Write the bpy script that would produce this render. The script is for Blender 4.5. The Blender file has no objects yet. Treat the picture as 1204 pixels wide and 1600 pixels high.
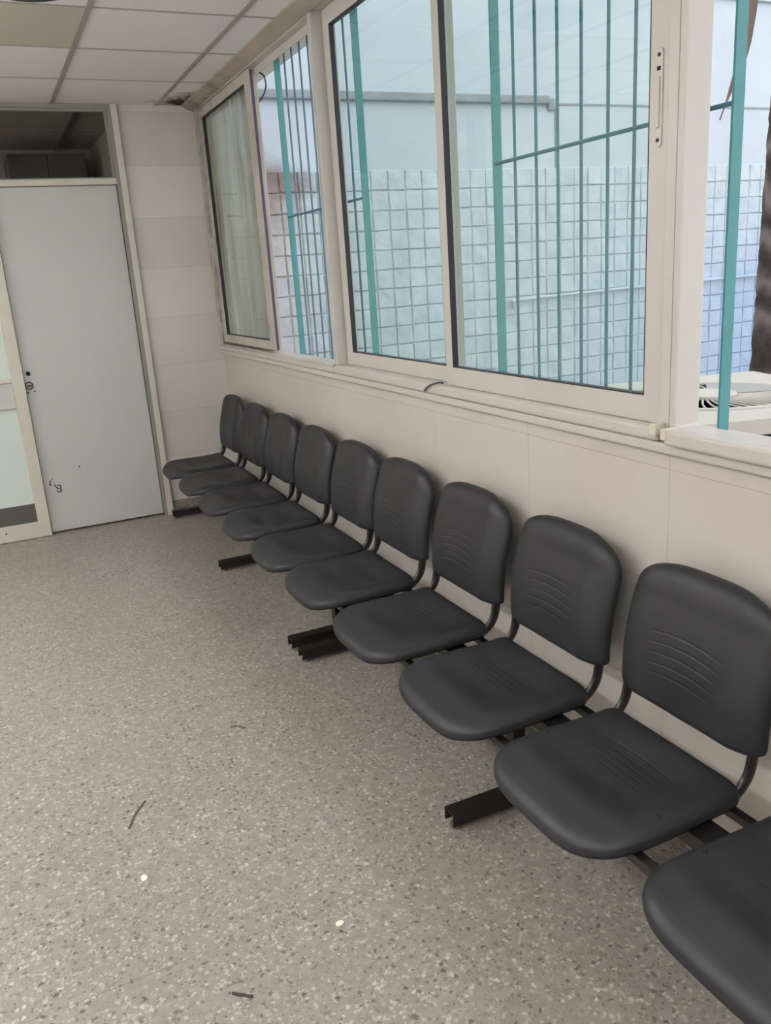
import bpy, bmesh, math, random
from mathutils import Vector, Matrix
random.seed(7)
C = bpy.context.scene.collection
S = bpy.context.scene
PI = math.pi

# ------------------------------------------------------------------ helpers
def link(o, parent=None):
    C.objects.link(o)
    if parent is not None:
        o.parent = parent
    return o

def obj(name, bm, mat, parent=None, loc=None, smooth=False, bevel=0, seg=2, angle=35):
    me = bpy.data.meshes.new(name)
    bmesh.ops.recalc_face_normals(bm, faces=bm.faces)
    bm.to_mesh(me)
    bm.free()
    for m in (mat if isinstance(mat, (list, tuple)) else [mat]):
        me.materials.append(m)
    o = bpy.data.objects.new(name, me)
    link(o, parent)
    if loc:
        o.location = loc
    if smooth:
        for p in me.polygons:
            p.use_smooth = True
    if bevel:
        b = o.modifiers.new('bevel', 'BEVEL')
        b.width = bevel
        b.segments = seg
        b.limit_method = 'ANGLE'
        b.angle_limit = math.radians(angle)
    return o

def thing(name, label, cat, loc=(0, 0, 0), rz=0, group=None):
    o = bpy.data.objects.new(name, None)
    o.empty_display_size = .05
    link(o)
    o.location = loc
    o.rotation_euler = (0, 0, rz)
    tag(o, label, cat, group)
    return o

def tag(o, label, cat, group=None):
    o['label'] = label
    o['category'] = cat
    if group:
        o['group'] = group
    return o

def struct(name, bm, mat, parent=None, **k):
    o = obj(name, bm, mat, parent, **k)
    if parent is None:
        o['kind'] = 'structure'
    return o

def root_struct(name, loc=(0, 0, 0)):
    o = bpy.data.objects.new(name, None)
    o.empty_display_size = .05
    link(o)
    o.location = loc
    o['kind'] = 'structure'
    return o

def box(x0, x1, y0, y1, z0, z1, bm=None):
    bm = bm or bmesh.new()
    v = [bm.verts.new(p) for p in ((x0, y0, z0), (x1, y0, z0), (x1, y1, z0), (x0, y1, z0),
                                   (x0, y0, z1), (x1, y0, z1), (x1, y1, z1), (x0, y1, z1))]
    for f in ((0, 3, 2, 1), (4, 5, 6, 7), (0, 1, 5, 4), (1, 2, 6, 5), (2, 3, 7, 6), (3, 0, 4, 7)):
        bm.faces.new([v[i] for i in f])
    return bm

def ring_x(x0, x1, y0, y1, z0, z1, a0, a1, b0, b1):
    """rectangular frame in the YZ plane: outer y0..y1,z0..z1, opening a0..a1,b0..b1, depth x0..x1"""
    bm = bmesh.new()
    L = []
    for x in (x0, x1):
        o = [bm.verts.new((x, y, z)) for y, z in ((y0, z0), (y1, z0), (y1, z1), (y0, z1))]
        i = [bm.verts.new((x, y, z)) for y, z in ((a0, b0), (a1, b0), (a1, b1), (a0, b1))]
        L.append((o, i))
    for k in range(4):
        n = (k + 1) % 4
        for o, i in L:
            bm.faces.new((o[k], o[n], i[n], i[k]))
        bm.faces.new((L[0][0][k], L[0][0][n], L[1][0][n], L[1][0][k]))
        bm.faces.new((L[0][1][k], L[0][1][n], L[1][1][n], L[1][1][k]))
    return bm

def ring_y(y0, y1, x0, x1, z0, z1, a0, a1, b0, b1):
    bm = ring_x(y0, y1, x0, x1, z0, z1, a0, a1, b0, b1)
    for v in bm.verts:
        v.co = Vector((v.co.y, v.co.x, v.co.z))
    return bm

def cyl(p, r, h, axis='z', n=24, r2=None, bm=None):
    bm = bm or bmesh.new()
    r2 = r if r2 is None else r2
    rot = {'z': Matrix.Identity(4), 'x': Matrix.Rotation(PI / 2, 4, 'Y'), 'y': Matrix.Rotation(-PI / 2, 4, 'X')}[axis]
    bmesh.ops.create_cone(bm, cap_ends=True, segments=n, radius1=r, radius2=r2, depth=h,
                          matrix=Matrix.Translation(Vector(p)) @ rot)
    return bm

def tube(pts, ra, rb=None, n=14, side=None, bm=None, taper=None):
    """sweep an ellipse along pts; rb is the radius along 'side'"""
    bm = bm or bmesh.new()
    rb = ra if rb is None else rb
    pts = [Vector(p) for p in pts]
    rows = []
    for i, p in enumerate(pts):
        t = (pts[min(i + 1, len(pts) - 1)] - pts[max(i - 1, 0)]).normalized()
        s = Vector(side) if side else (Vector((0, 0, 1)).cross(t) if abs(t.z) < .95 else Vector((0, 1, 0)).cross(t))
        s = (s - t * s.dot(t)).normalized()
        u = t.cross(s)
        k = taper[i] if taper else 1
        rows.append([bm.verts.new(p + s * (rb * k * math.cos(2 * PI * j / n)) + u * (ra * k * math.sin(2 * PI * j / n))) for j in range(n)])
    for a, b in zip(rows, rows[1:]):
        for j in range(n):
            bm.faces.new((a[j], a[(j + 1) % n], b[(j + 1) % n], b[j]))
    bm.faces.new(rows[0][::-1])
    bm.faces.new(rows[-1])
    return bm

def bez(pts, n=24):
    """Catmull-Rom through pts"""
    pts = [Vector(p) for p in pts]
    P = [pts[0] * 2 - pts[1]] + pts + [pts[-1] * 2 - pts[-2]]
    out = []
    m = len(pts) - 1
    for i in range(m):
        for k in range(n // m + 1):
            t = k / (n // m + 1)
            a, b, c, d = P[i:i + 4]
            out.append(.5 * ((2 * b) + (c - a) * t + (2 * a - 5 * b + 4 * c - d) * t * t + (3 * b - a - 3 * c + d) * t ** 3))
    out.append(pts[-1])
    return out

# ------------------------------------------------------------------ materials
def srgb(r, g, b):
    def f(c):
        c /= 255
        return c / 12.92 if c <= .04045 else ((c + .055) / 1.055) ** 2.4
    return (f(r), f(g), f(b), 1)

def dim(r, g, b, k=.74):
    c = srgb(r, g, b)
    return (c[0] * k, c[1] * k, c[2] * k, 1)

class NT:
    def __init__(self, name):
        self.m = bpy.data.materials.new(name)
        self.m.use_nodes = True
        self.t = self.m.node_tree
        self.bsdf = self.t.nodes['Principled BSDF']
        self.out = self.t.nodes['Material Output']
    def n(self, typ, **k):
        nd = self.t.nodes.new(typ)
        for a, v in k.items():
            if a == 'inp':
                for i, val in v.items():
                    nd.inputs[i].default_value = val
            else:
                setattr(nd, a, v)
        return nd
    def l(self, a, b):
        self.t.links.new(a, b)
    def coord(self, kind='Object'):
        return self.n('ShaderNodeTexCoord').outputs[kind]
    def sep(self, v):
        s = self.n('ShaderNodeSeparateXYZ')
        self.l(v, s.inputs[0])
        return s.outputs
    def math(self, op, a, b=None, c=None, clamp=False):
        nd = self.n('ShaderNodeMath', operation=op, use_clamp=clamp)
        for i, v in enumerate((a, b, c)):
            if v is None:
                continue
            if hasattr(v, 'is_linked'):
                self.l(v, nd.inputs[i])
            else:
                nd.inputs[i].default_value = v
        return nd.outputs[0]
    def noise(self, vec, scale, detail=4, rough=.5, dist=0):
        nd = self.n('ShaderNodeTexNoise', inp={'Scale': scale, 'Detail': detail, 'Roughness': rough, 'Distortion': dist})
        if vec is not None:
            self.l(vec, nd.inputs['Vector'])
        return nd
    def ramp(self, fac, stops, interp='LINEAR'):
        r = self.n('ShaderNodeValToRGB')
        r.color_ramp.interpolation = interp
        e = r.color_ramp.elements
        while len(e) < len(stops):
            e.new(.5)
        for el, (p, c) in zip(e, stops):
            el.position = p
            el.color = c if len(c) == 4 else (*c, 1)
        self.l(fac, r.inputs[0])
        return r.outputs[0]
    def mix(self, fac, a, b, mode='MIX'):
        nd = self.n('ShaderNodeMix', data_type='RGBA', blend_type=mode)
        for i, v in ((0, fac), (6, a), (7, b)):
            if hasattr(v, 'is_linked'):
                self.l(v, nd.inputs[i])
            else:
                nd.inputs[i].default_value = v
        return nd.outputs[2]
    def bump(self, h, strength=.3, dist=.01, normal=None):
        nd = self.n('ShaderNodeBump', inp={'Strength': strength, 'Distance': dist})
        self.l(h, nd.inputs['Height'])
        if normal is not None:
            self.l(normal, nd.inputs['Normal'])
        return nd.outputs[0]
    def set(self, **k):
        for a, v in k.items():
            i = self.bsdf.inputs[a.replace('_', ' ')]
            if hasattr(v, 'is_linked'):
                self.l(v, i)
            else:
                i.default_value = v
        return self

def plain(name, col, rough=.5, metal=0, spec=.5, var=.06, scale=8, bump=0):
    t = NT(name)
    co = t.coord()
    nz = t.noise(co, scale, 5, .6)
    c = t.mix(1, col, t.ramp(nz.outputs[0], [(.25, (1 - var,) * 3), (.75, (1 + var,) * 3)]), 'MULTIPLY')
    t.set(Base_Color=c, Roughness=rough, Metallic=metal)
    t.bsdf.inputs['Specular IOR Level'].default_value = spec
    if bump:
        t.set(Normal=t.bump(t.noise(co, 220, 3).outputs[0], bump, .002))
    return t.m

def line_mask(t, v, off, pitch, half):
    """1 near v = off + k*pitch"""
    f = t.math('FRACT', t.math('DIVIDE', t.math('SUBTRACT', v, off - pitch * 100), pitch))
    d = t.math('MULTIPLY', t.math('SUBTRACT', .5, t.math('ABSOLUTE', t.math('SUBTRACT', f, .5))), pitch)
    return t.math('SUBTRACT', 1, t.math('DIVIDE', d, half, clamp=True), clamp=True)

def cell_rand(t, a, pa, oa, b, pb, ob):
    ia = t.math('FLOOR', t.math('DIVIDE', t.math('SUBTRACT', a, oa), pa))
    ib = t.math('FLOOR', t.math('DIVIDE', t.math('SUBTRACT', b, ob), pb))
    cv = t.n('ShaderNodeCombineXYZ')
    t.l(ia, cv.inputs[0]); t.l(ib, cv.inputs[1])
    w = t.n('ShaderNodeTexWhiteNoise', noise_dimensions='2D')
    t.l(cv.outputs[0], w.inputs['Vector'])
    return w.outputs['Value']

def mat_walltile(name, axis, uoff, upitch, zoff, zpitch, base, alt=0, var=.03):
    t = NT(name)
    co = t.coord()
    s = t.sep(co)
    u = s[axis]
    m = t.math('MAXIMUM', line_mask(t, u, uoff, upitch, .0025), line_mask(t, s[2], zoff, zpitch, .0025))
    r = cell_rand(t, u, upitch, uoff - upitch * 50, s[2], zpitch, zoff - zpitch * 50)
    c = t.mix(1, base, t.ramp(r, [(0, (1 - var,) * 3), (1, (1 + var,) * 3)]), 'MULTIPLY')
    if alt:
        # two batches of tile laid course about
        par = t.math('GREATER_THAN', t.math('FRACT', t.math('DIVIDE', t.math('SUBTRACT', s[2], zoff - zpitch * 50), zpitch * 2)), .5)
        c = t.mix(1, c, t.ramp(par, [(0, (1 + alt,) * 3), (1, (1 - alt, 1 - alt, 1 - alt * .7))]), 'MULTIPLY')
    nz = t.noise(co, 2.2, 5, .6)
    c = t.mix(1, c, t.ramp(nz.outputs[0], [(.3, (.95, .94, .92)), (.7, (1.03, 1.03, 1.03))]), 'MULTIPLY')
    c = t.mix(t.math('MULTIPLY', m, .3), c, srgb(120, 112, 102))
    t.set(Base_Color=c, Roughness=.32)
    t.bsdf.inputs['Specular IOR Level'].default_value = .35
    t.set(Normal=t.bump(t.math('SUBTRACT', 1, m), .25, .003))
    return t.m

def mat_floor():
    t = NT('terrazzo')
    co = t.coord()
    wob = t.noise(co, 130, 3)
    vm = t.n('ShaderNodeVectorMath', operation='MULTIPLY_ADD')
    t.l(wob.outputs['Color'], vm.inputs[0]); vm.inputs[1].default_value = (.017,) * 3; t.l(co, vm.inputs[2])
    p = vm.outputs[0]
    base = t.ramp(t.noise(co, 35, 6, .65).outputs[0], [(.3, srgb(136, 130, 122)), (.7, srgb(158, 152, 144))])
    def chips(scale, keep, size, seedoff):
        mp = t.n('ShaderNodeMapping')
        mp.inputs['Location'].default_value = (seedoff, seedoff * 1.7, 0)
        t.l(p, mp.inputs[0])
        v = t.n('ShaderNodeTexVoronoi', inp={'Scale': scale, 'Randomness': 1.0})
        t.l(mp.outputs[0], v.inputs['Vector'])
        sp = t.sep(v.outputs['Color'])
        sz = t.math('MULTIPLY_ADD', sp[2], size * .6, size * .5)
        inside = t.math('LESS_THAN', v.outputs['Distance'], sz)
        chosen = t.math('LESS_THAN', sp[0], keep)
        return t.math('MULTIPLY', inside, chosen), sp[1]
    c = base
    for scale, keep, size, so, cols in (
            (105, .42, .5, 0, [(0, srgb(166, 160, 151)), (1, srgb(192, 186, 177))]),
            (125, .36, .5, 3.1, [(0, srgb(92, 86, 80)), (1, srgb(136, 128, 119))]),
            (66, .16, .40, 7.7, [(0, srgb(168, 160, 149)), (1, srgb(206, 200, 189))]),
            (66, .17, .42, 12.3, [(0, srgb(74, 70, 67)), (1, srgb(122, 114, 106))])):
        m, r = chips(scale, keep, size, so)
        c = t.mix(t.math('MULTIPLY', m, .8), c, t.ramp(r, cols))
    # large worn patches and the seams of the slabs
    c = t.mix(1, c, t.ramp(t.noise(co, 1.3, 5, .6).outputs[0], [(.3, (.93, .915, .895)), (.7, (1.05, 1.05, 1.06))]), 'MULTIPLY')
    s = t.sep(co)
    seam = t.math('MULTIPLY', line_mask(t, s[1], 1.6, 1.2, .003), t.math('GREATER_THAN', t.noise(co, 3).outputs[0], .45))
    c = t.mix(t.math('MULTIPLY', seam, .35), c, srgb(84, 76, 68))
    ru = t.ramp(t.noise(co, 4, 5).outputs[0], [(.3, (.3,) * 3), (.7, (.42,) * 3)])
    t.set(Base_Color=c, Roughness=ru)
    t.bsdf.inputs['Specular IOR Level'].default_value = .4
    return t.m

def mat_skirt():
    t = NT('marbled_skirting')
    co = t.coord()
    n1 = t.noise(co, 60, 6, .7, .6)
    c = t.ramp(n1.outputs[0], [(.3, srgb(78, 72, 66)), (.5, srgb(140, 132, 122)), (.7, srgb(186, 180, 170))])
    t.set(Base_Color=c, Roughness=.4)
    return t.m

def mat_ceiling():
    t = NT('ceiling_tile')
    co = t.coord()
    s = t.sep(co)
    r = cell_rand(t, s[0], .58, -.8096 - 11.6, s[1], .585, 3.644 - 11.7)
    c = t.ramp(r, [(0, srgb(226, 223, 220)), (.86, srgb(232, 230, 227)), (1, srgb(228, 225, 221))])
    # the one discoloured panel left of the runner
    px = t.math('MULTIPLY', t.math('GREATER_THAN', s[0], -1.3896), t.math('LESS_THAN', s[0], -.8096))
    py = t.math('MULTIPLY', t.math('GREATER_THAN', s[1], 3.644), t.math('LESS_THAN', s[1], 4.229))
    c = t.mix(t.math('MULTIPLY', px, py), c, srgb(192, 186, 170))
    # mould in the corner by the window
    nz = t.noise(co, 14, 7, .7)
    dx = t.math('MULTIPLY', t.math('SUBTRACT', s[0], -.05), 1.9)
    dy = t.math('SUBTRACT', s[1], 5.42)
    d = t.math('SQRT', t.math('ADD', t.math('MULTIPLY', dx, dx), t.math('MULTIPLY', dy, dy)))
    k = t.math('SUBTRACT', t.math('MULTIPLY_ADD', nz.outputs[0], 1.1, -.12), t.math('MULTIPLY', d, 1.0))
    k = t.math('MULTIPLY', k, 4, clamp=True)
    c = t.mix(k, c, srgb(62, 54, 44))
    t.set(Base_Color=c, Roughness=.85)
    t.bsdf.inputs['Specular IOR Level'].default_value = .1
    t.set(Normal=t.bump(t.noise(co, 160, 3).outputs[0], .15, .003))
    return t.m

def mat_alu(name, base, mould=0):
    t = NT(name)
    co = t.coord()
    s = t.sep(co)
    nz = t.noise(co, 9, 7, .68)
    c = t.mix(1, base, t.ramp(t.noise(co, 3, 5).outputs[0], [(.3, (.95, .945, .935)), (.7, (1.02, 1.02, 1.02))]), 'MULTIPLY')
    if mould:
        far = t.math('MULTIPLY', t.math('SUBTRACT', s[1], 3.9), .42, clamp=True)
        k = t.math('MULTIPLY', t.math('SUBTRACT', t.math('MULTIPLY_ADD', nz.outputs[0], 1.0, -.62), t.math('MULTIPLY_ADD', far, -.36, .02)), 5, clamp=True)
        c = t.mix(t.math('MULTIPLY', k, mould), c, srgb(74, 64, 52))
        c = t.mix(t.math('MULTIPLY', t.ramp(t.noise(co, 2.4, 5).outputs[0], [(.4, (0,) * 3), (.62, (1,) * 3)]), .35), c, srgb(122, 112, 98))
    t.set(Base_Color=c, Roughness=.35)
    t.bsdf.inputs['Specular IOR Level'].default_value = .35
    return t.m

def mat_glass(name, tint, gloss=1.0, dirt=0):
    t = NT(name)
    t.t.nodes.remove(t.bsdf)
    tr = t.n('ShaderNodeBsdfTransparent')
    tr.inputs[0].default_value = tint
    gl = t.n('ShaderNodeBsdfGlossy', inp={'Roughness': .02})
    fr = t.n('ShaderNodeFresnel', inp={'IOR': 1.45})
    mx = t.n('ShaderNodeMixShader')
    t.l(t.math('MULTIPLY', fr.outputs[0], gloss), mx.inputs[0])
    t.l(tr.outputs[0], mx.inputs[1]); t.l(gl.outputs[0], mx.inputs[2])
    res = mx.outputs[0]
    if dirt:
        co = t.coord()
        mp = t.n('ShaderNodeMapping')
        mp.inputs['Scale'].default_value = (1, 3.5, .5)
        t.l(co, mp.inputs[0])
        streak = t.noise(mp.outputs[0], 1.6, 6, .6, .8)
        sp = t.noise(co, 90, 3)
        f = t.math('MULTIPLY', t.ramp(streak.outputs[0], [(.3, (.62,) * 3), (.7, (.97,) * 3)]), dirt)
        col = t.ramp(t.noise(mp.outputs[0], 2.6, 5, .6).outputs[0], [(.3, srgb(158, 147, 130)), (.7, srgb(214, 210, 198))])
        col = t.mix(t.math('GREATER_THAN', sp.outputs[0], .74), col, srgb(190, 190, 184))
        d0 = t.n('ShaderNodeBsdfDiffuse')
        t.l(col, d0.inputs[0])
        d1_ = t.n('ShaderNodeBsdfTranslucent')
        t.l(col, d1_.inputs[0])
        df = t.n('ShaderNodeMixShader')
        df.inputs[0].default_value = .5
        t.l(d0.outputs[0], df.inputs[1]); t.l(d1_.outputs[0], df.inputs[2])
        m2 = t.n('ShaderNodeMixShader')
        t.l(f, m2.inputs[0]); t.l(res, m2.inputs[1]); t.l(df.outputs[0], m2.inputs[2])
        res = m2.outputs[0]
    t.l(res, t.out.inputs[0])
    return t.m

def mat_plastic(name, kind):
    """moulded polypropylene with a fine grain and the five pressed grooves of each shell"""
    t = NT(name)
    co = t.coord()
    s = t.sep(co)
    if kind == 'seat':
        a, c0, p, x0, x1, half, bow = s[0], -.085, .020, -.176, -.076, .11, s[1]
    else:
        a, c0, p, x0, x1, half, bow = s[2], .085, .024, .072, .195, .11, s[1]
    aa = t.math('ADD', a, t.math('MULTIPLY', t.math('MULTIPLY', bow, bow), .9))
    m = line_mask(t, aa, c0, p, .0032)
    win = t.math('MULTIPLY', t.math('GREATER_THAN', aa, x0), t.math('LESS_THAN', aa, x1))
    edge = t.math('MULTIPLY', t.math('SUBTRACT', half, t.math('ABSOLUTE', bow)), 20, clamp=True)
    m = t.math('MULTIPLY', t.math('MULTIPLY', m, win), edge)
    grain = t.noise(co, 420, 2)
    nrm = t.bump(grain.outputs[0], .12, .0012)
    nrm = t.bump(t.math('SUBTRACT', 1, m), .45, .0022, nrm)
    c = t.ramp(t.noise(co, 7, 5, .6).outputs[0], [(.3, srgb(36, 36, 39)), (.7, srgb(43, 43, 46))])
    t.set(Base_Color=c, Roughness=t.ramp(t.noise(co, 11, 4).outputs[0], [(.3, (.42,) * 3), (.7, (.54,) * 3)]), Normal=nrm)
    t.bsdf.inputs['Specular IOR Level'].default_value = .42
    return t.m

def mat_block(name, lo, hi):
    t = NT(name)
    co = t.coord()
    s = t.sep(co)
    n1 = t.noise(co, 5, 6, .65)
    c = t.ramp(n1.outputs[0], [(.3, lo), (.7, hi)])
    # bluer low on the right, rust washed down at the left end
    bl = t.math('MULTIPLY', t.math('MULTIPLY', t.math('SUBTRACT', s[0], 3.6), .35, clamp=True), t.math('MULTIPLY', t.math('SUBTRACT', 2.1, s[2]), .8, clamp=True))
    c = t.mix(t.math('MULTIPLY', bl, .55), c, dim(156, 184, 236))
    nr = t.noise(co, 4.5, 7, .7)
    dx = t.math('MULTIPLY', t.math('ABSOLUTE', t.math('SUBTRACT', s[0], .95)), 1.5)
    dz = t.math('MULTIPLY', t.math('ABSOLUTE', t.math('SUBTRACT', s[2], 2.2)), 1.3)
    k = t.math('MULTIPLY', t.math('SUBTRACT', t.math('MULTIPLY_ADD', nr.outputs[0], 1.3, .08), t.math('ADD', dx, dz)), 1.9, clamp=True)
    c = t.mix(t.math('MULTIPLY', k, .85), c, dim(112, 78, 66))
    low = t.math('MULTIPLY', t.math('MULTIPLY', t.math('SUBTRACT', 1.9, s[0]), 1.1, clamp=True), t.math('MULTIPLY', t.math('SUBTRACT', 2.3, s[2]), 4, clamp=True))
    c = t.mix(t.math('MULTIPLY', t.math('MULTIPLY', low, nr.outputs[0]), .8), c, dim(206, 188, 180))
    t.set(Base_Color=c, Roughness=.7)
    t.set(Normal=t.bump(n1.outputs[0], .8, .03))
    return t.m

def mat_plaster():
    t = NT('pale_blue_plaster')
    co = t.coord()
    s = t.sep(co)
    n1 = t.noise(co, 1.6, 6, .6)
    c = t.ramp(n1.outputs[0], [(.3, dim(204, 215, 224)), (.7, dim(216, 226, 233))])
    nr = t.noise(co, 4.5, 7, .7)
    dx = t.math('MULTIPLY', t.math('ABSOLUTE', t.math('SUBTRACT', s[0], .9)), 1.4)
    dz = t.math('MULTIPLY', t.math('ABSOLUTE', t.math('SUBTRACT', s[2], 2.25)), 1.8)
    k = t.math('MULTIPLY', t.math('SUBTRACT', t.math('MULTIPLY_ADD', nr.outputs[0], 1.2, -.02), t.math('ADD', dx, dz)), 1.5, clamp=True)
    c = t.mix(t.math('MULTIPLY', k, .8), c, dim(130, 94, 80))
    t.set(Base_Color=c, Roughness=.8)
    t.set(Normal=t.bump(t.noise(co, 26, 5).outputs[0], .2, .01))
    return t.m

def mat_palm():
    t = NT('palm_bark')
    co = t.coord()
    w = t.n('ShaderNodeTexWave', bands_direction='Z', inp={'Scale': 1.1, 'Distortion': 9, 'Detail': 5, 'Detail Scale': 1.2})
    t.l(co, w.inputs['Vector'])
    n = t.noise(co, 14, 6, .7)
    f = t.math('ADD', t.math('MULTIPLY', w.outputs['Fac'], .6), t.math('MULTIPLY', n.outputs[0], .5))
    c = t.ramp(f, [(.2, dim(62, 52, 47)), (.55, dim(104, 92, 86)), (.9, dim(150, 138, 130))])
    t.set(Base_Color=c, Roughness=.9, Normal=t.bump(f, .8, .03))
    return t.m

def mat_emit(name, col, strength):
    t = NT(name)
    t.t.nodes.remove(t.bsdf)
    e = t.n('ShaderNodeEmission', inp={0: col, 1: strength})
    t.l(e.outputs[0], t.out.inputs[0])
    return t.m

def mat_metal(name, base, rust=None, rough=.4, metal=.0, thr=.6):
    t = NT(name)
    co = t.coord()
    n = t.noise(co, 30, 6, .7)
    c = t.ramp(n.outputs[0], [(thr, base), (thr + .1, rust or base)])
    t.set(Base_Color=c, Roughness=rough, Metallic=metal)
    t.bsdf.inputs['Specular IOR Level'].default_value = .5
    return t.m

M = {}
M['floor'] = mat_floor()
M['skirt'] = mat_skirt()
M['ceil'] = mat_ceiling()
M['tbar'] = plain('ceiling_runner', srgb(160, 151, 145), .6, var=.04)
M['wall_right'] = mat_walltile('window_wall_tile', 1, 1.44, .57, .08, .2933, srgb(196, 189, 181), var=.012)
M['wall_end'] = mat_walltile('end_wall_tile', 0, .6, 3.0, .08, .2933, srgb(212, 207, 203), alt=.032, var=.025)
M['paint'] = plain('room_paint', srgb(218, 214, 208), .6, var=.03, scale=2)
M['alu'] = mat_alu('cream_aluminium', srgb(194, 188, 182))
M['alu_dirty'] = mat_alu('mouldy_aluminium', srgb(200, 192, 183), .55)
M['trim_dirty'] = mat_alu('mouldy_strip', srgb(170, 158, 144), 1.0)
M['sill'] = plain('sill_strip', srgb(196, 190, 182), .4, var=.02)
M['gasket'] = plain('dark_gasket', srgb(34, 27, 40), .5, var=.1)
M['seal'] = plain('purple_seal', srgb(84, 72, 92), .6, var=.1)
M['glass'] = mat_glass('green_tinted_glass', (.93, .982, .962, 1), .15)
M['dirty_glass'] = mat_glass('grimy_glass', (.9, .93, .91, 1), .5, .45)
M['clear'] = mat_glass('transom_glass', (.9, .9, .89, 1), .4)
M['seat'] = mat_plastic('seat_plastic', 'seat')
M['back'] = mat_plastic('back_plastic', 'back')
M['black'] = mat_metal('black_enamel', srgb(27, 25, 24), None, .3)
M['leg'] = mat_metal('chipped_black_enamel', srgb(26, 22, 21), srgb(66, 44, 34), .38, thr=.62)
M['screw'] = plain('dark_screw', srgb(48, 47, 46), .4, .6)
M['glide'] = plain('glide_metal', srgb(120, 108, 94), .5, .3, var=.2, scale=60)
M['door'] = plain('door_paint', srgb(192, 193, 188), .45, var=.035, scale=3)
M['jamb'] = plain('door_frame_metal', srgb(142, 139, 132), .4, .1, var=.04)
M['cream'] = plain('cream_strip', srgb(206, 199, 188), .45, var=.05)
M['frost'] = plain('frosted_glass', srgb(212, 221, 215), .25, var=.015, scale=2)
M['film'] = plain('dark_film', srgb(84, 83, 78), .3, var=.05)
M['ink'] = plain('black_ink', srgb(38, 34, 30), .6)
M['hole'] = plain('dark_hole', srgb(14, 12, 10), .8)
M['chrome'] = plain('worn_chrome', srgb(170, 166, 158), .3, .6)
M['teal'] = plain('teal_paint', dim(84, 156, 160), .5, var=.08, scale=14)
M['rod'] = plain('blue_green_paint', dim(80, 132, 152), .45, var=.1, scale=14)
M['plaster'] = mat_plaster()
M['block'] = mat_block('pale_blue_block', dim(196, 212, 222), dim(222, 232, 236))
M['joint'] = mat_block('painted_joint', dim(196, 212, 220), dim(222, 232, 236))
M['ledge'] = plain('weathered_ledge', dim(160, 167, 170), .9, var=.15, scale=5)
M['ground'] = plain('courtyard_concrete', dim(176, 172, 164), .9, var=.08, scale=2)
M['ac'] = plain('sun_bleached_steel', dim(208, 202, 190), .55, var=.05, scale=6)
M['ac_plate'] = plain('grey_steel_lid', dim(170, 170, 164), .6, var=.08, scale=8)
M['ac_dark'] = plain('dark_interior', srgb(40, 36, 44), .7)
M['palm'] = mat_palm()
M['frond'] = plain('dry_palm_leaf', dim(118, 98, 88), .8, var=.2, scale=20)
M['dark'] = plain('dark_round_housing', srgb(36, 29, 27), .5)
M['cable'] = plain('black_cable', srgb(70, 72, 78), .5)
M['white'] = plain('white_chip', srgb(240, 232, 216), .7)
M['straw'] = plain('dry_stalk', srgb(112, 102, 92), .8)
M['straw2'] = plain('dark_strip', srgb(56, 52, 46), .6)
M['cab'] = plain('dim_cabinet', srgb(88, 80, 70), .7)
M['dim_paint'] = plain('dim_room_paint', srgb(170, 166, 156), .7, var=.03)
M['beige'] = plain('beige_plastic', srgb(204, 195, 178), .5)
M['lamp'] = mat_emit('fill_tube_light', (.985, .985, .985, 1), 76)  # glow of the unseen fill lamps added out of view
M['dim_fill_lamp'] = mat_emit('dim_fill_tube_light', (1, .95, .88, 1), 30)  # weaker glow of the lamp added behind the transom

H = 2.465         # ceiling
YE = 5.428        # end wall

# ------------------------------------------------------------------ the room
struct('floor', box(-3.6, .2, -2.4, YE + .12, -.12, 0), M['floor'])
struct('ceiling', box(-3.6, .2, -2.4, YE, H, H + .05), M['ceil'])
gr = root_struct('trim_1')
for k in range(6):
    x = -.2296 - .58 * k
    struct('ceiling_runner', box(x - .012, x + .012, -2.4, YE, H - .004, H + .002), M['tbar'], gr)
for k in range(13):
    y = 4.814 - .585 * k
    struct('ceiling_cross_runner', box(-3.6, 0, y - .006, y + .006, H - .0025, H + .002), M['tbar'], gr)
# window wall: parapet, then the lintel over the window band
struct('wall_right', box(0, .2, -2.4, YE + .12, 0, 1.0), M['wall_right'])
struct('wall_right_lintel', box(.0, .2, -2.4, YE + .12, 2.47, 3.4), M['plaster'])
struct('baseboard_right', box(-.012, 0, -2.4, YE, 0, .08), M['skirt'], bevel=.002)
struct('trim_2', box(-.022, .2, -2.4, YE, 1.0, 1.026), M['sill'], bevel=.006, seg=3)
bm = bmesh.new()
prof = [(-.083, H), (-.079, H - .008), (-.040, 2.440), (-.016, 2.433), (0, 2.433), (0, H)]
A = [bm.verts.new((x, -2.4, z)) for x, z in prof]
B = [bm.verts.new((x, YE, z)) for x, z in prof]
for k in range(6):
    bm.faces.new((A[k], A[(k + 1) % 6], B[(k + 1) % 6], B[k]))
bm.faces.new(A); bm.faces.new(B[::-1])
struct('trim_3', bm, M['trim_dirty'])
struct('wall_end', box(-.466, .0, YE, YE + .12, 0, H), M['wall_end'])
struct('baseboard_end', box(-.466, -.012, YE - .012, YE, 0, .085), M['skirt'], bevel=.002)
struct('wall_left', box(-3.72, -3.6, -2.4, YE + .12, 0, H), M['paint'])
struct('wall_back', box(-3.72, .2, -2.52, -2.4, 0, H), M['paint'])
struct('wall_end_left', box(-3.6, -1.97, YE, YE + .12, 0, H), M['wall_end'])
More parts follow.
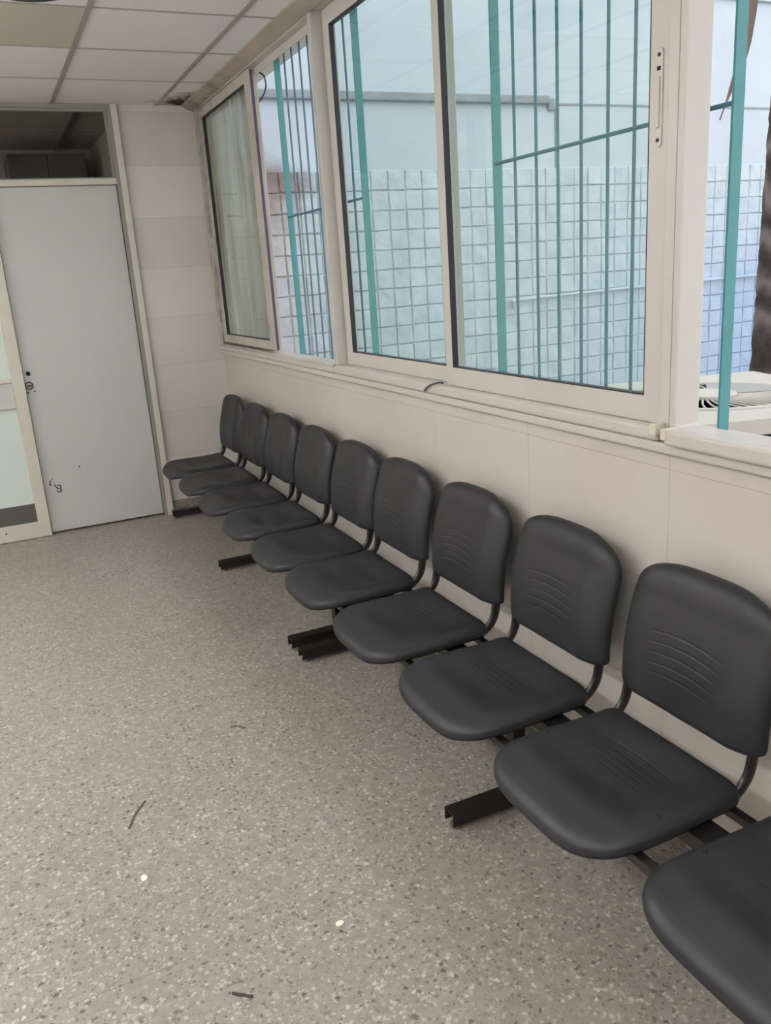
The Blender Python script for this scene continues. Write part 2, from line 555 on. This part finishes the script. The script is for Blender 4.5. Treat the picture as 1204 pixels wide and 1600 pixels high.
# the dim room seen through the transom
struct('floor_far', box(-3.6, -.3, YE + .12, 7.3, -.12, 0), M['floor'])
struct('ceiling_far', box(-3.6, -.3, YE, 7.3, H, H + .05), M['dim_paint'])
g2 = root_struct('trim_4')
struct('ceiling_runner', box(-.668, -.628, YE, 7.12, H - .012, H + .002), M['film'], g2)
struct('ceiling_cross_runner', box(-3.5, -.41, 6.245, 6.262, H - .004, H + .002), M['tbar'], g2)
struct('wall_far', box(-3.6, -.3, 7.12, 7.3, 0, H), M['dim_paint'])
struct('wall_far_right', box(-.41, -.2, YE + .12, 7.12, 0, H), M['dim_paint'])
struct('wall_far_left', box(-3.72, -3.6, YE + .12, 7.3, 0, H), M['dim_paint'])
cb = thing('cabinet', 'tall dim cabinet seen through the dark transom glass above the door', 'cabinet', (-.74, 6.86, 0))
obj('body', box(-.29, .22, -.24, .24, .04, 2.37), M['cab'], cb, bevel=.006)
obj('plinth', box(-.27, .20, -.22, .22, 0, .04), M['ac_dark'], cb)
for sx in (-1, 1):
    d = obj('door', box(-.035 + sx * .126 - .122, -.035 + sx * .126 + .122, -.258, -.24, .06, 2.35), M['cab'], cb, bevel=.003)
    obj('handle', box(-.035 + sx * .03 - .006, -.035 + sx * .03 + .006, -.28, -.258, 1.0, 1.14), M['chrome'], d, bevel=.003)

# ------------------------------------------------------------------ doors in the end wall
d1 = root_struct('door_1')
struct('door_frame', ring_y(YE - .02, YE + .1, -1.97, -.466, -.001, H - .001, -1.9, -.519, -.0005, 2.44), M['jamb'], d1, bevel=.003)
struct('edge_strip', box(-.497, -.462, YE - .032, YE - .018, .09, H - .002), M['cream'], d1, bevel=.003)
struct('edge_strip_foot', box(-.499, -.46, YE - .036, YE - .016, 0, .09), M['cream'], d1, bevel=.003)
struct('transom_rail', box(-1.9, -.519, YE - .026, YE + .07, 2.032, 2.066), M['cream'], d1, bevel=.004)
struct('transom_pane', box(-1.9, -.519, YE + .02, YE + .026, 2.066, 2.44), M['clear'], d1)
struct('transom_bead', ring_y(YE - .004, YE + .02, -1.9, -.519, 2.066, 2.44, -1.885, -.534, 2.074, 2.425), M['jamb'], d1)
leaf = struct('door_leaf', box(-1.212, -.522, YE + .004, YE + .044, .012, 2.03), M['door'], d1, bevel=.003)
YF = YE + .004
struct('handle_hole', cyl((-1.184, YF - .0005, .995), .013, .003, 'y', 20), M['hole'], leaf)
struct('lock_collar', cyl((-1.19, YF - .001, .925), .024, .004, 'y', 28), M['film'], leaf)
struct('lock_cylinder', cyl((-1.19, YF - .006, .925), .017, .014, 'y', 28), M['chrome'], leaf, bevel=.002)
struct('keyhole', box(-1.203, -1.175, YF - .0145, YF - .012, .921, .928), M['hole'], leaf)
struct('screw_mark', cyl((-1.166, YF, .888), .005, .002, 'y', 12), M['ink'], leaf)
struct('screw_mark', cyl((-1.203, YF, .884), .006, .002, 'y', 12), M['ink'], leaf)
struct('paint_chip', cyl((-.99, YF, .40), .006, .002, 'y', 12), M['film'], leaf)
def px2door(u, v):
    # position on the leaf of a mark near (88,758)
    R_ = CAMR
    d = R_[0] * ((u - 602) / F) + R_[1] * ((v - 800) / F) + R_[2]
    k = YF / d.y
    return Vector((CAM[0] + d.x * k, YF - .0006, CAM[2] + d.z * k))
F = 1306.578
CAM = (-1.38, 0, 1.4486)
CAMR = [Vector((0.9014489, -0.4278995, -0.0655126)), Vector((-0.1762627, -0.2245995, -0.9583770)), Vector((0.3953750, 0.8754753, -0.2778877))]
def ink(pts):
    pts = [px2door(65 + a / 24.08, 735 + b / 24.08) for a, b in pts]
    struct('ink_scribble', tube(bez(pts, 16), .0034, .0012, 6, (0, 1, 0)), M['ink'], leaf, smooth=True)
ink([(385, 300), (415, 345)])
ink([(350, 380), (315, 450), (320, 540), (370, 545)])
ink([(318, 520), (325, 580)])
ink([(470, 540), (540, 610), (640, 700)])
ink([(600, 570), (670, 550), (735, 620), (690, 690), (750, 740), (730, 790), (650, 800), (575, 770)])
ink([(555, 620), (600, 680)])
# half-glazed leaf at the left edge
d2 = root_struct('door_2')
struct('glazed_leaf_frame', ring_y(YE - .03, YE + .02, -1.9, -1.214, 0.002, 2.03, -1.8, -1.282, .1, 1.95), M['cream'], d2, bevel=.004)
mid = struct('mid_rail', box(-1.8, -1.282, YE - .022, YE + .015, .806, .975), M['door'], d2, bevel=.002)
struct('rail_bead', box(-1.8, -1.282, YE - .03, YE - .022, .955, .975), M['cream'], mid, bevel=.002)
struct('rail_bead', box(-1.8, -1.282, YE - .03, YE - .022, .806, .824), M['cream'], mid, bevel=.002)
struct('upper_pane', box(-1.8, -1.282, YE - .008, YE, .975, 1.95), M['frost'], d2)
struct('lower_pane', box(-1.8, -1.282, YE - .008, YE, .215, .806), M['frost'], d2)
struct('dark_kick_strip', box(-1.8, -1.282, YE - .008, YE, .1, .215), M['film'], d2)
struct('kick_screw', cyl((-1.47, YE - .031, .06), .005, .004, 'y', 12), M['hole'], d2)

# ------------------------------------------------------------------ windows
def sash(root, x0, y0, y1, z0, z1, far, near, bot, top, glass, mat, th=.03, gask=True):
    """y1 is the far side; far / near = stile widths"""
    a0, a1, b0, b1 = y0 + near, y1 - far, z0 + bot, z1 - top
    s = struct('sash', ring_x(x0, x0 + th, y0, y1, z0, z1, a0, a1, b0, b1), mat, root, bevel=.0025)
    xg = x0 + .021
    e = .0035
    struct('gasket', ring_x(x0 + .0015, xg, a0, a1, b0, b1, a0 + e, a1 - e, b0 + e, b1 - e), M['gasket'], s)
    struct('pane', box(xg, xg + .004, a0, a1, b0, b1), glass, s)
    return s

w1 = root_struct('window_1')
struct('frame', ring_x(-.012, .075, 3.447, YE - .004, 1.027, 2.452, 3.462, 5.365, 1.062, 2.428), M['alu_dirty'], w1, bevel=.002)
struct('bottom_track', box(-.028, -.012, 3.449, YE - .004, 1.0275, 1.05), M['alu'], w1, bevel=.006, seg=3)
struct('top_track', box(.028, .034, 3.462, 5.365, 2.395, 2.428), M['alu'], w1)
s1 = sash(w1, -.002, 4.303, 5.362, 1.075, 2.427, .078, .10, .048, .05, M['dirty_glass'], M['alu_dirty'])
struct('stile_return', box(.0275, .036, 4.303, 4.318, 1.076, 2.42), M['alu'], s1)
struct('edge_channel', box(.0005, .015, 4.3005, 4.3035, 1.076, 2.42), M['seal'], s1)
s1b = sash(w1, .040, 4.47, 5.36, 1.064, 2.426, .07, .06, .05, .05, M['glass'], M['alu_dirty'])
struct('sash_stop', box(-.02, -.012, 3.445, 3.462, 1.05, 1.062), M['gasket'], w1, bevel=.003)

w2 = root_struct('window_2')
struct('frame', ring_x(-.012, .075, 1.435, 3.445, 1.027, 2.452, 1.466, 3.428, 1.062, 2.44), M['alu'], w2, bevel=.002)
struct('bottom_track', box(-.030, -.012, 1.455, 3.44, 1.0275, 1.062), M['alu'], w2, bevel=.010, seg=4)
s2 = sash(w2, .036, 2.46, 3.426, 1.062, 2.44, .062, .062, .055, .062, M['glass'], M['alu'])
s3 = sash(w2, -.002, 1.466, 2.477, 1.0625, 2.436, .043, .064, .0615, .07, M['glass'], M['alu'])
# flush latch on the near stile of the inner sash
bm = bmesh.new()
pts = []
for k in range(24):
    a = 2 * PI * k / 24
    pts.append((1.4995 + .011 * math.cos(a), (1.845 if math.sin(a) >= 0 else 1.672) + .011 * math.sin(a)))
f = bm.faces.new([bm.verts.new((-.002, y, z)) for y, z in pts])
r = bmesh.ops.extrude_face_region(bm, geom=[f])
for v in r['geom']:
    if isinstance(v, bmesh.types.BMVert):
        v.co.x -= .003
struct('latch_plate', bm, M['alu'], s3, bevel=.0008)
struct('latch_slider', box(-.0085, -.005, 1.495, 1.504, 1.70, 1.80), M['alu'], s3, bevel=.002)
struct('latch_screw', cyl((-.0055, 1.4995, 1.842), .004, .003, 'x', 14), M['ink'], s3)
struct('latch_screw', cyl((-.0055, 1.4995, 1.676), .004, .003, 'x', 14), M['ink'], s3)
struct('latch_keyhole', box(-.006, -.004, 1.495, 1.505, 1.812, 1.820), M['hole'], s3)
struct('pull_cord', tube(bez([(-.004, 2.50, 1.066), (-.022, 2.50, 1.070), (-.040, 2.535, 1.058), (-.034, 2.585, 1.036)], 20), .0032, n=8), M['cable'], w2, smooth=True)
struct('track_clip', box(-.045, -.012, 1.442, 1.462, 1.045, 1.072), M['beige'], w2, bevel=.002)

w3 = root_struct('window_3')
struct('frame', ring_x(-.014, .058, -2.38, 1.433, 1.027, 2.452, -2.3, 1.414, 1.062, 2.43), M['alu'], w3, bevel=.008, seg=4)
struct('bottom_track', box(-.046, -.012, -2.38, 1.418, 1.0275, 1.064), M['alu'], w3, bevel=.008, seg=3)
struct('track_clip', box(-.05, -.014, 1.405, 1.422, 1.04, 1.066), M['beige'], w3, bevel=.002)
sash(w3, .036, -2.3, -.62, 1.06, 2.434, .06, .06, .052, .07, M['glass'], M['alu'])
sash(w3, -.002, -2.3, -.64, 1.06, 2.434, .06, .06, .052, .07, M['glass'], M['alu'])

# ------------------------------------------------------------------ teal window grilles outside
def grille(y0, y1, rods, label):
    g = thing('window_grille', label, 'grille', (.12, (y0 + y1) / 2, 1.026), 0, 'teal window grilles')
    yc = (y0 + y1) / 2
    for y in (y0, y1):
        obj('flat_bar', box(-.015, .015, y - yc - .003, y - yc + .003, 0, 1.443), M['teal'], g)
    for y in rods:
        obj('rod', cyl((0, y - yc, .7215), .0046, 1.443, 'z', 12), M['rod'], g, smooth=False)
    obj('cross_rod', cyl((-.008, 0, .708), .0052, y1 - y0 - .006, 'y', 12), M['rod'], g)
    return g
grille(3.304, 4.235, [4.125, 4.02, 3.918, 3.812, 3.71, 3.605, 3.51, 3.415], 'teal grille of rods outside the open far window')
grille(1.402, 2.321, [2.226, 2.119, 2.019, 1.918, 1.812, 1.715, 1.61, 1.51], 'teal grille of rods outside the right pane of the middle window')

# ------------------------------------------------------------------ courtyard
struct('ground', box(-12, 14, 7.7, 16, -.25, -.13), M['ground'])
bpy.data.objects['ground'].name = 'floor_courtyard'
struct('floor_yard', box(.2, 12, -6, 7.7, -.25, -.13), M['ground'])
YO = 7.0
P_ = .1655
def blocks(x0, nx, ztop, nz, y):
    """one connected relief: joints in a grid, each block raised with its own small irregularity"""
    bm = bmesh.new()
    g = [[bm.verts.new((x0 + i * P_, y + .002, ztop - j * P_)) for i in range(nx + 1)] for j in range(nz + 1)]
    R = random.Random(3)
    for j in range(nz):
        for i in range(nx):
            e = .009
            q = []
            for (a, b, si, sj) in ((i, j, 1, -1), (i + 1, j, -1, -1), (i + 1, j + 1, -1, 1), (i, j + 1, 1, 1)):
                q.append(bm.verts.new((x0 + a * P_ + si * (e + R.uniform(-.004, .004)), y - .013 + R.uniform(-.006, .006), ztop - b * P_ + sj * (e + R.uniform(-.004, .004)))))
            o = [g[j][i], g[j][i + 1], g[j + 1][i + 1], g[j + 1][i]]
            bm.faces.new(q)
            for k in range(4):
                f = bm.faces.new((o[k], o[(k + 1) % 4], q[(k + 1) % 4], q[k]))
                f.material_index = 1
    return bm
cw = root_struct('wall_courtyard')
struct('plaster_face', box(.0, 12.5, YO, YO + .3, 2.262, 3.80), M['plaster'], cw)
struct('block_face', blocks(.027, 75, 2.272, 15, YO), [M['block'], M['joint']], cw)
struct('backing', box(.0, 12.5, YO + .05, YO + .3, -.25, 2.262), M['joint'], cw)
struct('upper_block_face', blocks(.027, 75, 3.81 + 8 * P_, 8, YO - .03), [M['block'], M['joint']], cw)
struct('upper_backing', box(.0, 12.5, YO + .0, YO + .3, 3.80, 5.13), M['joint'], cw)
struct('string_course', box(.0, 3.70, YO - .05, YO, 2.815, 2.885), M['ledge'], cw, bevel=.012)
struct('course_return', box(3.70, 3.775, YO - .03, YO, 2.762, 2.87), M['ledge'], cw, bevel=.02)
struct('vertical_joint', box(3.785, 3.80, YO - .006, YO, 2.27, 2.80), M['ledge'], cw)
struct('fine_joint', box(3.80, 12.4, YO - .006, YO, 2.812, 2.83), M['ledge'], cw)
# wall of the building at the left end of the yard, behind the grimy pane
struct('wall_yard_side', box(-.2, .0, YE + .12, 7.0, -.25, 5.13), M['plaster'])

tag(obj('wall_conduit', tube(bez([(3.255, 6.955, 1.01), (3.25, 6.935, 1.07), (3.32, 6.945, 1.085), (4.2, 6.95, 1.10), (5.6, 6.95, 1.115), (8.5, 6.95, 1.13)], 50), .015, n=10), M['block'], smooth=True),
    'thin pale conduit pipe running level along the blue block wall outside', 'pipe')

# air conditioner outside the right window
ac = thing('air_conditioner', 'white outdoor air conditioner with round top fan outside the right window', 'air conditioner', (1.33, 2.62, -.13), math.radians(-16))
ZT = .98
cx = cy = 0
obj('cabinet_body', box(-.47, .47, -.47, .47, .05, ZT - .05), M['ac_dark'], ac, bevel=.01)
for sx in (-1, 1):
    obj('foot_rail', box(sx * .36 - .03, sx * .36 + .03, -.45, .45, 0, .05), M['ac_dark'], ac)
bm = bmesh.new()
def annulus(bm, r0, r1, z, n=72, zb=None):
    a = [bm.verts.new((r0 * math.cos(2 * PI * k / n), r0 * math.sin(2 * PI * k / n), z)) for k in range(n)]
    b = [bm.verts.new((r1 * math.cos(2 * PI * k / n), r1 * math.sin(2 * PI * k / n), zb if zb is not None else z)) for k in range(n)]
    for k in range(n):
        bm.faces.new((a[k], a[(k + 1) % n], b[(k + 1) % n], b[k]))
    return a, b
# lid: square rim stepping to a round opening
n = 72
sq = []
for k in range(n):
    a = 2 * PI * k / n
    c_, s_ = math.cos(a), math.sin(a)
    m_ = max(abs(c_), abs(s_))
    sq.append((.55 * c_ / m_, .55 * s_ / m_))
rows = []
for rr, z in ((None, ZT - .06), (None, ZT), ('r', ZT), ('r', ZT - .03)):
    if rr is None:
        rows.append([bm.verts.new((x, y, z)) for x, y in sq])
    else:
        rows.append([bm.verts.new((.375 * math.cos(2 * PI * k / n), .375 * math.sin(2 * PI * k / n), z)) for k in range(n)])
for A, B in zip(rows, rows[1:]):
    for k in range(n):
        bm.faces.new((A[k], A[(k + 1) % n], B[(k + 1) % n], B[k]))
obj('lid', bm, M['ac'], ac, bevel=.004)
obj('fan_well', cyl((0, 0, ZT - .055), .37, .01, n=48), M['ac_dark'], ac)
obj('fan_guard_rim', tube([(.355 * math.cos(2 * PI * k / 64), .355 * math.sin(2 * PI * k / 64), ZT - .004) for k in range(65)], .012, n=8), M['ac'], ac, smooth=True)
obj('hub_disc', cyl((0, 0, ZT + .004), .115, .018, n=48), M['ac'], ac, bevel=.005)
for k in range(44):
    a = 2 * PI * k / 44
    p0 = Vector((.105 * math.cos(a), .105 * math.sin(a), ZT - .002))
    p1 = Vector((.36 * math.cos(a + .22), .36 * math.sin(a + .22), ZT - .006))
    pm = (p0 + p1) / 2 + Vector((math.sin(a), -math.cos(a), 0)) * .012
    obj('guard_spoke', tube(bez([p0, pm, p1], 8), .0045, n=6), M['ac'], ac, smooth=True)
# plain grey quadrant of the guard
bm = bmesh.new()
A0, A1, K = math.radians(-8), math.radians(62), 20
ra = [[bm.verts.new((r_ * math.cos(A0 + (A1 - A0) * k / K), r_ * math.sin(A0 + (A1 - A0) * k / K), z)) for k in range(K + 1)]
      for r_, z in ((.1, ZT + .004), (.36, ZT + .002), (.36, ZT - .002), (.1, ZT))]
for a, b in ((0, 1), (1, 2), (2, 3), (3, 0)):
    for k in range(K):
        bm.faces.new((ra[a][k], ra[a][k + 1], ra[b][k + 1], ra[b][k]))
for k in (0, K):
    bm.faces.new([ra[i][k] for i in range(4)])
obj('guard_plate', bm, M['ac_plate'], ac)

# palm at the right edge
pt = thing('palm_tree', 'brown ringed palm trunk with a dry hanging leaf at the right edge', 'palm', (3.47, 4.0, -.13))
bm = bmesh.new()
n = 28
rows = []
R = random.Random(5)
for j in range(90):
    z = j * .052
    r_ = (.25 - .028 * min(1, z / 2.6)) * (1 + .016 * ((j % 4) / 4)) + (.05 * max(0, .5 - z))
    cxx = .045 * z / 3
    rows.append([bm.verts.new((cxx + (r_ + R.uniform(-.006, .006)) * math.cos(2 * PI * k / n), (r_ + R.uniform(-.006, .006)) * math.sin(2 * PI * k / n), z)) for k in range(n)])
for A, B in zip(rows, rows[1:]):
    for k in range(n):
        bm.faces.new((A[k], A[(k + 1) % n], B[(k + 1) % n], B[k]))
bm.faces.new(rows[-1]); bm.faces.new(rows[0][::-1])
obj('trunk', bm, M['palm'], pt, smooth=True)
path = bez([(.03, -.1, 4.5), (-.40, -.08, 3.9), (-.46, -.02, 3.35), (-.495, 0, 2.94), (-.55, 0, 2.66), (-.62, 0, 2.49), (-.71, 0, 2.296)], 40)
tp = [.6 + .4 * min(1, i / 8) if i < 26 else max(.12, 1 - (i - 26) / 15) for i in range(len(path))]
obj('dry_leaf', tube(path, .045, .014, 10, (0, 1, 0), taper=tp), M['frond'], pt, smooth=True)

# cable fixed to the head of the far window, looping outside it
struct('loose_cable', tube(bez([(.07, 4.47, 2.45), (.1, 4.40, 2.421), (.1, 4.364, 2.373), (.1, 4.385, 2.345), (.1, 4.44, 2.325), (.1, 4.56, 2.305)], 40), .004, n=8), M['cable'], w1, smooth=True)

# ------------------------------------------------------------------ the chairs
def rounded(poly, n=132):
    """poly: list of (x, y, radius); returns n evenly spaced points of the rounded outline"""
    pts = []
    m = len(poly)
    for i in range(m):
        p = Vector(poly[i][:2]); a = Vector(poly[i - 1][:2]); b = Vector(poly[(i + 1) % m][:2]); r = poly[i][2]
        da, db = (a - p).normalized(), (b - p).normalized()
        ang = da.angle(db)
        d = min(r / math.tan(ang / 2), (a - p).length * .5, (b - p).length * .5)
        p0, p1 = p + da * d, p + db * d
        for k in range(13):
            t = k / 12
            pts.append(p0 * (1 - t) ** 2 + p * 2 * t * (1 - t) + p1 * t * t)
    L = [0]
    for a, b in zip(pts, pts[1:] + pts[:1]):
        L.append(L[-1] + (b - a).length)
    out = []
    j = 0
    pts.append(pts[0])
    for k in range(n):
        s = L[-1] * k / n
        while L[j + 1] < s:
            j += 1
        out.append(pts[j].lerp(pts[j + 1], (s - L[j]) / max(1e-9, L[j + 1] - L[j])))
    return out

def shell(outline, top, th, lip, rad=.02):
    """outline in (u, w); top(u, w) height of the face; returns a closed rim-rolled shell as (u, w, h)"""
    bm = bmesh.new()
    cu = sum(p.x for p in outline) / len(outline)
    cw_ = sum(p.y for p in outline) / len(outline)
    c = Vector((cu, cw_))
    size = min((p - c).length for p in outline)
    rows = []
    S_ = [0.12 + .88 * (1 - (1 - k / 22) ** 1.7) for k in range(23)]
    def add(sc, hfun):
        rows.append([bm.verts.new((*(c + (p - c) * sc), hfun(c + (p - c) * sc, sc))) for p in outline])
    def htop(q, sc):
        d = (1 - sc) * size
        e = 0 if d > rad else rad - math.sqrt(max(0, rad * rad - (rad - d) ** 2))
        return top(q.x, q.y) - e * lip
    for sc in S_:
        add(sc, htop)
    add(1.004, lambda q, s: top(q.x, q.y) - rad * lip - th * .45)
    add(1.0, lambda q, s: top(q.x, q.y) - rad * lip - th)
    add(.985, lambda q, s: top(q.x, q.y) - rad * lip - th)
    add(.95, lambda q, s: top(q.x, q.y) - th * 1.1)
    add(.5, lambda q, s: top(q.x, q.y) - th * 1.1)
    m = len(outline)
    cen = bm.verts.new((c.x, c.y, top(c.x, c.y)))
    for k in range(m):
        bm.faces.new((cen, rows[0][k], rows[0][(k + 1) % m]))
    for A, B in zip(rows, rows[1:]):
        for k in range(m):
            bm.faces.new((A[k], A[(k + 1) % m], B[(k + 1) % m], B[k]))
    bm.faces.new(rows[-1])
    return bm

# seat: u = x (0 at the rear edge of the seat, negative to the room), w = y
def arch(base, length, half, n, sign, a0, count=40):
    # a superellipse end: from +half through the tip to -half
    out = []
    for k in range(count + 1):
        a = PI / 2 - PI * k / count
        c_, s_ = math.cos(a), math.sin(a)
        out.append((base + sign * length * abs(c_) ** (2 / n), half * (1 if s_ >= 0 else -1) * abs(s_) ** (2 / n), a0))
    return out
seat_out = rounded([(0, -.205, .03), (0, .205, .03)] + arch(-.20, .184, .212, 3.8, -1, .004))
def sm(a, b, x):
    t = max(0, min(1, (x - a) / (b - a)))
    return t * t * (3 - 2 * t)
def seat_top(x, y):
    d = -x
    h = -.020 * (1 - (y / .20) ** 2) * sm(.02, .11, d) * (1 - sm(.2, .33, d)) if abs(y) < .2 else 0
    h += -.030 * max(0, (d - .265) / .11) ** 2
    h -= .013 * max(0, (abs(y) - .155) / .055) ** 2
    h += .004 * (1 - sm(0, .05, d))
    return h
seat_bm = shell(seat_out, seat_top, .015, .55, .022)
# back: u = height (0 at bottom), w = y, h = toward the room; turned upright below
back_out = rounded([(0, -.207, .016), (-.005, 0, .3), (0, .207, .016)] + arch(.175, .145, .210, 3.4, 1, .004))
def back_top(z, y):
    return -.005 * max(0, 1 - (y / .14) ** 2) - .026 * max(0, (abs(y) - .125) / .085) ** 2 - .165 * z + .012 * math.sin(PI * min(1, z / .25)) - .02 * max(0, (z - .25) / .08) ** 2
back_bm = shell(back_out, back_top, .012, .6, .02)
for v in back_bm.verts:
    u, w, h = v.co
    v.co = Vector((-h, w, u))

XS, ZS = -.158, .400      # seat rear edge
XB, ZB = -.152, .452      # backrest bottom
meshes = {}
def shared(name, maker, mat, **k):
    if name not in meshes:
        o = obj(name, maker(), mat, **k)
        meshes[name] = o
        return o
    o = meshes[name].copy()
    C.objects.link(o)
    return o

def tube_bm():
    pts = [(-.475, 0, .366), (-.40, 0, .366), (-.235, 0, .366)]
    c = Vector((-.197, 0, .366 + .075))
    for k in range(1, 11):
        a = -PI / 2 + (PI / 2 - .16) * k / 10
        pts.append((c.x + .075 * math.cos(a), 0, c.z + .075 * math.sin(a)))
    x, z = pts[-1][0], pts[-1][2]
    for k in range(1, 5):
        pts.append((x + .032 * k / 4, 0, z + .20 * k / 4))
    return tube(pts, .0145, .0085, 14, (0, 1, 0))

def bench(y_chairs, y0, y1, legs, label):
    root = thing('waiting_bench', label, 'bench', (0, (y0 + y1) / 2, 0), 0, 'rows of linked waiting chairs along the window wall')
    oy = (y0 + y1) / 2
    obj('front_rail', box(-.442, -.420, y0 - oy, y1 - oy, .330, .352), M['black'], root, bevel=.002)
    obj('main_beam', box(-.305, -.240, y0 - oy, y1 - oy, .318, .352), M['black'], root, bevel=.002)
    obj('rear_rail', box(-.186, -.166, y0 - oy, y1 - oy, .332, .352), M['black'], root, bevel=.002)
    for yc in y_chairs:
        s = shared('seat', lambda: seat_bm, M['seat'], smooth=True)
        s.parent = root
        s.location = (XS, yc - oy, ZS)
        for sy in (-1, 1):
            k = shared('screw', lambda: cyl((0, 0, 0), .0055, .004, n=14, r2=.0035), M['screw'])
            k.parent = s
            k.location = (-.205, sy * .180, seat_top(-.205, .180) + .0012)
        b = shared('backrest', lambda: back_bm, M['back'], smooth=True)
        b.parent = root
        b.location = (XB, yc - oy, ZB)
        for sy in (-1, 1):
            t_ = shared('back_tube', tube_bm, M['black'], smooth=True)
            t_.parent = root
            t_.location = (0, yc - oy + sy * .186, 0)
    for yl in legs:
        p = obj('leg_post', box(-.292, -.252, yl - oy - .02, yl - oy + .02, .05, .32), M['leg'], root, bevel=.003)
        # foot: an inverted channel
        bm = bmesh.new()
        prof = [(-.024, .016), (-.024, .055), (.024, .055), (.024, .016), (.020, .016), (.020, .051), (-.020, .051), (-.020, .016)]
        A = [bm.verts.new((-.488, y + yl - oy, z)) for y, z in prof]
        B = [bm.verts.new((-.03, y + yl - oy, z)) for y, z in prof]
        for k in range(8):
            bm.faces.new((A[k], A[(k + 1) % 8], B[(k + 1) % 8], B[k]))
        for V in (A, B):
            bm.faces.new((V[0], V[1], V[6], V[7])); bm.faces.new((V[1], V[2], V[5], V[6])); bm.faces.new((V[2], V[3], V[4], V[5]))
        f = obj('foot', bm, M['leg'], root, bevel=.0015)
        for xg in (-.468, -.06):
            g = cyl((xg, yl - oy, .006), .016, .012, n=18)
            obj('glide', g, M['glide'], f)
            obj('glide_stem', cyl((xg, yl - oy, .031), .006, .041, n=12), M['glide'], f)
    return root

yc = lambda i: (1.727 + .481 * (8 - i)) if i > 5 else 3.135 + .474 * (5 - i)
bench([yc(i) for i in range(6, 11)], .50, 2.90, [2.872, 1.70, .525], 'nearer bench of linked charcoal plastic chairs, running out of frame at right')
bench([yc(i) for i in range(1, 6)], 2.97, 5.31, [5.285, 4.105, 2.996], 'farther bench of five linked charcoal plastic chairs, beside the tiled end wall')

# ------------------------------------------------------------------ small things
fx = thing('ceiling_fixture', 'black round fixture on the ceiling at the top left', 'ceiling fixture', (-1.04, 3.37, H))
obj('housing', cyl((0, 0, -.019), .145, .032, n=56), M['dark'], fx, bevel=.008)
obj('mounting_plate', cyl((0, 0, -.002), .10, .004, n=40), M['dark'], fx)

def scrap(name, label, cat, loc, pts, h, mat):
    bm = bmesh.new()
    f = bm.faces.new([bm.verts.new((x, y, 0)) for x, y in pts])
    r = bmesh.ops.extrude_face_region(bm, geom=[f])
    for v in r['geom']:
        if isinstance(v, bmesh.types.BMVert):
            v.co.z += h
    return tag(obj(name, bm, mat, loc=loc), label, cat)
chip = [(-.010, -.004), (-.004, -.009), (.005, -.008), (.010, -.001), (.008, .007), (-.001, .010), (-.008, .006)]
scrap('white_chip', 'small white chip on the floor, the left one of two', 'chip', (-1.256, 1.92, .0005), [(a * .8, b * 1.25) for a, b in chip], .003, M['white'])
scrap('white_chip', 'small white chip on the floor, the right one of two', 'chip', (-.877, 1.529, .0005), [(a * 1.05, b * .8) for a, b in chip], .003, M['white'])
def stalk(label, p0, p1, r, mat, bow=.006):
    p0, p1 = Vector((*p0, r * .8)), Vector((*p1, r * .8))
    d = (p1 - p0)
    pm = (p0 + p1) / 2 + Vector((-d.y, d.x, 0)).normalized() * bow
    tag(obj('dry_stalk', tube(bez([p0, pm, p1], 10), r * .7, r, 8), mat, smooth=True), label, 'stalk')
stalk('thin brown stalk lying upright in view on the left floor', (-1.258, 2.15), (-1.196, 2.257), .0032, M['straw'])
stalk('short dark straight stalk on the floor at the bottom edge', (-1.152, 1.459), (-1.116, 1.429), .0034, M['straw2'], 0)
stalk('faint brown stalk on the floor nearest the benches', (-.862, 2.537), (-.823, 2.503), .003, M['straw'])

# unseen strip lamps added as fill for this room and the one behind
def fill_strip_lamp(x, y, mat, label, group=None):
    lp = thing('fill_strip_lamp', label, 'lamp', (x, y, H), 0, group)
    obj('housing', box(-.018, .018, -.58, .58, -.365, -.33), M['paint'], lp, bevel=.004)
    for sx in (-.036, .036):
        obj('fill_lamp_tube', cyl((sx, 0, -.352), .014, 1.14, 'y', 16), mat, lp)
    for sy in (-.4, .4):
        obj('hanger', cyl((0, sy, -.165), .004, .33, 'z', 8), M['tbar'], lp)
for x, y in ((-2.3, 2.9), (-2.3, 1.2), (-2.3, -.6), (-.95, -1.2), (-3.1, 4.0)):
    fill_strip_lamp(x, y, M['lamp'], 'unseen hanging double tube strip lamp added to brighten the waiting room', 'added fill strip lamps of the waiting room')
fill_strip_lamp(-2.6, 6.3, M['dim_fill_lamp'], 'unseen hanging double tube strip lamp added to brighten the dim room behind the door')

# ------------------------------------------------------------------ daylight, camera, view
w = bpy.data.worlds.new('sky')
S.world = w
w.use_nodes = True
bg = w.node_tree.nodes['Background']
bg.inputs[0].default_value = (.93, .955, 1.0, 1)
bg.inputs[1].default_value = 2.25

cam = bpy.data.cameras.new('camera')
co = bpy.data.objects.new('camera', cam)
C.objects.link(co)
cam.sensor_fit = 'VERTICAL'
cam.sensor_height = 36
cam.lens = 36 * F / 1600
cam.clip_start = .02
r, d, fw = CAMR
m = Matrix(((r.x, -d.x, -fw.x, CAM[0]), (r.y, -d.y, -fw.y, CAM[1]), (r.z, -d.z, -fw.z, CAM[2]), (0, 0, 0, 1)))
co.matrix_world = m
S.camera = co
S.view_settings.view_transform = 'Standard'
S.view_settings.look = 'None'
S.view_settings.gamma = 1
S.view_settings.use_curve_mapping = False
S.view_settings.exposure = 0
S.cycles.transparent_max_bounces = 16
S.cycles.max_bounces = 10
